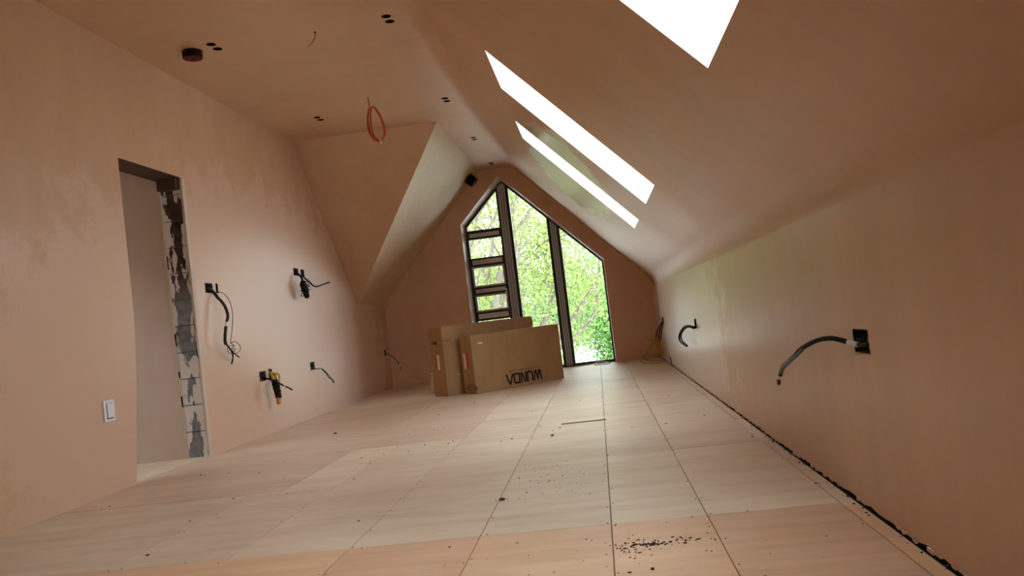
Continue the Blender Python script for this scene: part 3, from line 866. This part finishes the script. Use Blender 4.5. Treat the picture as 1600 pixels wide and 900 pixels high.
for pts in ([(.74, 11.45, .30), (.66, 11.5, .20), (.56, 11.55, .09), (.52, 11.5, .012), (.62, 11.2, .010), (.76, 11.05, .012), (.81, 11.2, .05)],
            [(.74, 11.40, .28), (.64, 11.6, .16), (.57, 11.75, .05), (.66, 11.7, .010), (.79, 11.45, .012), (.80, 11.25, .1), (.76, 11.3, .2)]):
    bm = bmesh.new(); tube(bm, [Vector(p) - p0 for p in pts], .005, 7, 6); obj('ochre_cable', bm, M_gold, t, smooth=True)
lumpy(t, 'twisted_knot', [(.765, 11.4, .33), (.76, 11.35, .28), (.77, 11.3, .22)], [.03, .05, .045], M_gold, .3)
cable('floor_cable', 'thin white cable lying in front of the window foot', [
    ('sheath', [(-.45, 12.20, .008), (-.30, 12.32, .006), (-.16, 12.40, .010), (-.05, 12.34, .03), (.05, 12.28, .02), (.10, 12.16, .006), (-.02, 12.10, .006), (-.14, 12.15, .008), (-.10, 12.28, .02)], .006, M_tape)])
cable('electric_cable', 'short black flex rising from floor at foot of right wall, far corner', [
    ('sheath', [(.843, 10.42, .004), (.846, 10.5, .04), (.848, 10.62, .10)], .006, M_grey)])

# ------------------------------------------------------------------ light switch
t = thing('light_switch', 'white rocker light switch on left wall beside the opening', 'light switch', (XL, 5.052, .530))
bm = bmesh.new(); box(bm, (.0, -.058, -.069), (.010, .058, .069), .003); obj('face_plate', bm, M_white, t)
bm = bmesh.new(); box(bm, (.0095, -.034, -.052), (.0108, .038, .052)); obj('rocker_gap', bm, M_swline, t)
bm = bmesh.new(); vs = box(bm, (.010, -.029, -.044), (.0165, .036, .050), .002); obj('rocker', bm, M_white, t)

# ------------------------------------------------------------------ cardboard boxes
def textmesh(s, size, parent, mt, M, name='printed_text'):
    cu = bpy.data.curves.new('t', 'FONT'); cu.body = s; cu.size = size; cu.extrude = .0004; cu.resolution_u = 3
    ob = bpy.data.objects.new('t', cu); COL.objects.link(ob)
    dg = bpy.context.evaluated_depsgraph_get(); me = bpy.data.meshes.new_from_object(ob.evaluated_get(dg))
    bpy.data.objects.remove(ob)
    me.transform(M); me.materials.append(mt)
    o = bpy.data.objects.new(name, me); COL.objects.link(o); o.parent = parent
    return o


def carton(loc, rz, L, D, H, label, group='stacked cardboard cartons'):
    t = thing('cardboard_box', label, 'box', (*loc, 0), rz, None)
    bm = bmesh.new(); box(bm, (0, 0, .002), (L, D, H), .004)
    es = [e for e in bm.edges]
    obj('body', bm, M_card, t)
    bm = bmesh.new(); box(bm, (-.0015, D / 2 - .002, .004), (0.0, D / 2 + .002, H - .004)); obj('flap_seam', bm, M_card_dark, t)
    bm = bmesh.new(); box(bm, (.01, D / 2 - .025, H), (L - .01, D / 2 + .025, H + .0012)); obj('parcel_tape', bm, M_cardtape, t)
    return t


YAW = math.radians(42.75)
A = carton((-1.502, 9.448), YAW, 1.348, .24, .69, 'front cardboard box with upside-down black lettering, before the window')
# upside-down logo, strokes in local face coordinates (x along the face, z up)
def stroke_text(parent, letters, x0, z0, h, adv, r):
    bm = bmesh.new()
    for ch, (ox, w_) in letters:
        G = {'W': [[(0, 1), (.14, .05), (.30, .05), (.5, .95), (.70, .05), (.86, .05), (1, 1)]], 'U': [[(0, 1), (0, .12), (.1, 0), (.9, 0), (1, .12), (1, 1)]],
             'N': [[(0, 0), (0, .9), (.12, 1), (.25, .95), (.75, .05), (.88, 0), (1, .1), (1, 1)]], 'D': [[(0, 0), (.85, 0), (1, .14), (1, .86), (.85, 1), (0, 1), (0, 0)]],
             'A': [[(0, 0), (.42, .97), (.58, .97), (1, 0)]]}[ch]
        for st in G:
            P = [Vector((x0 - (ox + p[0] * w_) * h, z0 - p[1] * h)) for p in st]     # rotated half a turn
            for a, c in zip(P[:-1], P[1:]):
                tt = (c - a).normalized(); nn = Vector((-tt.y, tt.x)) * r
                e = tt * r * .6
                q = [a - e + nn, a - e - nn, c + e - nn, c + e + nn]
                bm.faces.new([bm.verts.new((v_.x, -.0012, v_.y)) for v_ in q])
                for cc_ in (a, c):
                    bm.faces.new([bm.verts.new((cc_.x + r * math.cos(k * math.pi / 5), -.0012, cc_.y + r * math.sin(k * math.pi / 5))) for k in range(10)])
    obj('printed_logo', bm, M_print, parent, label='black upside-down lettering WUNDA')
LET = [('W', (0, 1.05)), ('U', (1.3, .68)), ('N', (2.22, .66)), ('D', (3.16, .70)), ('A', (4.06, .86))]
stroke_text(A, LET, .985, .158, .108, 1, .0125)
Mt = Matrix.Translation((.985, -.0012, .208)) @ Matrix.Rotation(math.pi, 4, 'Y') @ Matrix.Rotation(math.pi / 2, 4, 'X')
textmesh('Your Underfloor Heating Experts', .036, A, M_redprint, Mt)
for o_, s_ in ((A, 1),):
    bm = bmesh.new(); box(bm, (-.0016, .145, .30), (0, .19, .48)); obj('white_label', bm, M_lab, o_)
    bm = bmesh.new(); box(bm, (-.0016, .085, .305), (0, .145, .485)); obj('red_label', bm, M_redlab, o_)
bm = bmesh.new(); box(bm, (.10, -.0016, .575), (.165, 0, .592)); obj('staple_tag', bm, M_lab, A)
MS = Matrix.Translation((-.0014, .205, .045)) @ Matrix.Rotation(-math.pi / 2, 4, 'Z') @ Matrix.Rotation(math.pi / 2, 4, 'X')
textmesh('4CD 7A', .072, A, M_print, MS)['kind'] = 'stuff'
bm = bmesh.new(); box(bm, (-.0014, .02, .105), (0, .21, .112)); obj('printed_rule', bm, M_print, A)

B = carton((-1.856, 9.556), YAW, 1.375, .30, .830, 'rear cardboard box, taller, behind the lettered box')
bm = bmesh.new(); box(bm, (-.0016, .115, .315), (0, .165, .50)); obj('white_label', bm, M_lab, B)
bm = bmesh.new(); box(bm, (-.0016, .165, .33), (0, .21, .50)); obj('red_label', bm, M_redlab, B)
bm = bmesh.new(); box(bm, (1.375, .02, .70), (1.40, .28, .80)); obj('end_flap', bm, M_card_dark, B)
bm = bmesh.new(); box(bm, (-.0014, .135, .62), (0, .185, .665)); obj('printed_symbol', bm, M_print, B)
bm = bmesh.new(); box(bm, (-.0014, .215, .625), (0, .24, .65)); obj('printed_symbol', bm, M_print, B)
bm = bmesh.new(); box(bm, (.16, -.0016, .235), (.22, 0, .245)); obj('staple_tag', bm, M_lab, B)
bm = bmesh.new(); vs = box(bm, (0, -.012, .655), (.11, .0, .668)); obj('torn_flap', bm, M_card_dark, B)

t = thing('plastic_bottle', 'small pale plastic bottle standing behind the left end of rear box', 'bottle', (-2.19, 10.36, .002))
bm = bmesh.new(); lathe(bm, [(.046, 0), (.052, .01), (.052, .08), (.044, .10), (.038, .14), (.030, .19), (.014, .215), (.014, .235)]); obj('body', bm, mat('milky_plastic', (.62, .57, .50), .35)[0], t, smooth=True)
bm = bmesh.new(); cyl(bm, (0, 0, .235), (0, 0, 1), .017, .02, 16); obj('cap', bm, M_white, t)

# ------------------------------------------------------------------ debris on the boards
random.seed(5)
bm = bmesh.new()
def crumb(x, y, r):
    g = bmesh.ops.create_icosphere(bm, subdivisions=1, radius=r)
    s = Vector((random.uniform(.7, 1.7), random.uniform(.7, 1.3), random.uniform(.4, .8)))
    for v_ in g['verts']: v_.co = Vector((v_.co.x * s.x + x, v_.co.y * s.y + y, max(.0005, v_.co.z * s.z + r * .4)))
for i in range(70): crumb(random.gauss(.10, .09), random.gauss(2.80, .025), random.uniform(.0015, .0048))
for i in range(30): crumb(random.gauss(.085, .028), random.gauss(2.795, .010), random.uniform(.003, .006))
for i in range(60): crumb(random.gauss(.1, .28), random.gauss(2.75, .2), random.uniform(.001, .0032))
for i in range(28): crumb(random.gauss(.02, .03), random.gauss(2.75, .08), random.uniform(.0015, .004))
for i in range(45): crumb(random.gauss(-.33, .13), random.gauss(4.0, .22), random.uniform(.0015, .004))
for i in range(45): crumb(random.uniform(-3, .8), random.uniform(2.6, 9), random.uniform(.002, .006))
for i in range(25): crumb(random.uniform(-1.7, .4), random.uniform(5, 6.6), random.uniform(.002, .005))
for i in range(50): crumb(XR - random.uniform(.002, .03), random.uniform(2.2, 6), random.uniform(.002, .005))
for x, y, r in ((-.53, 3.70, .010), (.07, 2.53, .009), (.0, 2.52, .005), (-2.83, 5.4, .009), (-2.6, 5.35, .006), (-.68, 5.56, .009), (-.40, 5.52, .009), (-2.0, 3.3, .007), (-3.0, 3.5, .009), (-2.4, 7.0, .012)): crumb(x, y, r)
obj('floor_crumbs', bm, mat('dark_debris', (.06, .04, .028), .85)[0], kind='stuff', label='dark crumbs of debris scattered over the floor boards', cat='debris')

# ------------------------------------------------------------------ outside: yard, trees, far house
M_ground = mat('pale_yard', (.62, .61, .57), .8)[0]
bm = bmesh.new(); flat(bm, rect(-60, 13.5, 60, 120), [], lambda x, y: (x, y, -3.2)); obj('ground', bm, M_ground, kind='structure')


def leafmat(name, c1, c2):
    mt = bpy.data.materials.new(name); mt.use_nodes = True; nt = mt.node_tree
    b = nt.nodes['Principled BSDF']; out = nt.nodes['Material Output']; b.inputs['Roughness'].default_value = .45
    g = N(nt, 'ShaderNodeNewGeometry')
    c = ramp(nt, g.outputs['Random Per Island'], [(0, c1), (1, c2)])
    nt.links.new(c, b.inputs['Base Color'])
    tr = N(nt, 'ShaderNodeBsdfTranslucent'); nt.links.new(c, tr.inputs[0])
    mx = N(nt, 'ShaderNodeMixShader'); mx.inputs[0].default_value = .3
    nt.links.new(b.outputs[0], mx.inputs[1]); nt.links.new(tr.outputs[0], mx.inputs[2]); nt.links.new(mx.outputs[0], out.inputs['Surface'])
    return mt


LEAF = {'yellow': leafmat('leaf_yellow_green', (.07, .125, .02), (.30, .40, .07)), 'green': leafmat('leaf_fresh_green', (.03, .12, .02), (.15, .34, .06)),
        'grey': leafmat('leaf_grey_green', (.06, .11, .05), (.20, .27, .15)), 'dark': leafmat('leaf_dark_green', (.06, .16, .04), (.16, .32, .08))}
M_bark, nt, b = mat('grey_brown_bark', (.16, .135, .11), .85)
bump(nt, noise(nt, coords(nt, (6, 6, 1)), 6), b, .5, .03)


def tree(x, y, h, spread, kind, leaves, leafsize, label, base=.35, dens=1.0, seed=0):
    rng = random.Random(seed); nr = np.random.RandomState(seed)
    G0 = -3.2
    t = thing('tree', label, 'tree', (x, y, G0), group=None)
    bm = bmesh.new(); tips = []

    def grow(p, d, L, r, lvl):
        n = 5; pts = [p]
        for i in range(n):
            d = (d + Vector((rng.uniform(-1, 1), rng.uniform(-1, 1), rng.uniform(-.4, .8))) * .22).normalized()
            p = p + d * L / n; pts.append(p)
            if lvl > 0 and i >= 2: tips.append((p.copy(), lvl))
        tube(bm, pts, r, 6 if lvl < 2 else 4, 2, r1=r * .55)
        if lvl < 4:
            for k in range(3 if lvl else 5):
                j = rng.randint(2, n)
                a = rng.uniform(0, 6.28); tilt = rng.uniform(.45, 1.0)
                nd = (d * math.cos(tilt) + Vector((math.cos(a), math.sin(a), rng.uniform(-.1, .5))) * math.sin(tilt)).normalized()
                grow(pts[j], nd, L * rng.uniform(.55, .78), r * .55, lvl + 1)
    grow(Vector((0, 0, 0)), Vector((rng.uniform(-.1, .1), rng.uniform(-.1, .1), 1)), h * base, h * .022, 0)
    obj('trunk', bm, M_bark, t, smooth=True)
    # leaves clustered round the twigs, stretched to the crown size
    T_ = np.array([tuple(p) for p, l in tips if l >= 2])
    zmin = h * base * .75
    T_ = T_[T_[:, 2] > zmin * .8]
    cl = T_[nr.randint(0, len(T_), leaves)]
    P = cl + nr.normal(0, 1, (leaves, 3)) * np.array([.34, .34, .30]) * h / 9
    # extra crown clumps
    m_ = int(leaves * .5)
    cc = nr.normal(0, 1, (60, 3)); cc /= np.linalg.norm(cc, axis=1)[:, None]
    cc *= np.array([spread, spread, h * .36]) * nr.uniform(.45, 1, (60, 1)); cc[:, 2] += h * .62
    P2 = cc[nr.randint(0, 60, m_)] + nr.normal(0, .36 * h / 9, (m_, 3))
    P = np.vstack([P, P2]); n = len(P)
    a = nr.normal(0, 1, (n, 3)); a /= np.linalg.norm(a, axis=1)[:, None]
    c = np.cross(a, nr.normal(0, 1, (n, 3))); c /= np.linalg.norm(c, axis=1)[:, None]
    s = leafsize * nr.uniform(.6, 1.3, (n, 1))
    V = np.stack([P - a * s, P + c * s * .45, P + a * s, P - c * s * .45], 1).reshape(-1, 3)
    me = bpy.data.meshes.new('foliage'); me.vertices.add(4 * n); me.vertices.foreach_set('co', V.ravel())
    me.loops.add(4 * n); me.loops.foreach_set('vertex_index', np.arange(4 * n, dtype=np.int32)); me.polygons.add(n)
    me.polygons.foreach_set('loop_start', np.arange(0, 4 * n, 4, dtype=np.int32)); me.update(calc_edges=True); me.materials.append(LEAF[kind])
    o = bpy.data.objects.new('foliage', me); COL.objects.link(o); o.parent = t; o['kind'] = 'stuff'
    return t


tree(-1.75, 18.5, 8.6, 1.6, 'yellow', 19000, .042, 'yellow green tree with bare twisting branches, seen through middle pane', .44, seed=4)
tree(.9, 24.0, 7.6, 2.2, 'green', 30000, .05, 'fresh green dense tree seen through the right pane', .28, seed=9)
tree(-4.6, 25.0, 8.9, 2.2, 'grey', 21000, .052, 'grey green tree seen through the left panes', .34, seed=15)
tree(-1.6, 37, 10.5, 3.2, 'grey', 15000, .08, 'pale tree standing behind the yellow green tree', .3, seed=22)
tree(6.6, 31, 8.0, 2.6, 'green', 9000, .07, 'green tree beyond the window, right of the fresh green one', .3, seed=31)
tree(-11.5, 32, 9.5, 3.0, 'yellow', 9000, .08, 'yellow green tree far left beyond the window', .3, seed=42)
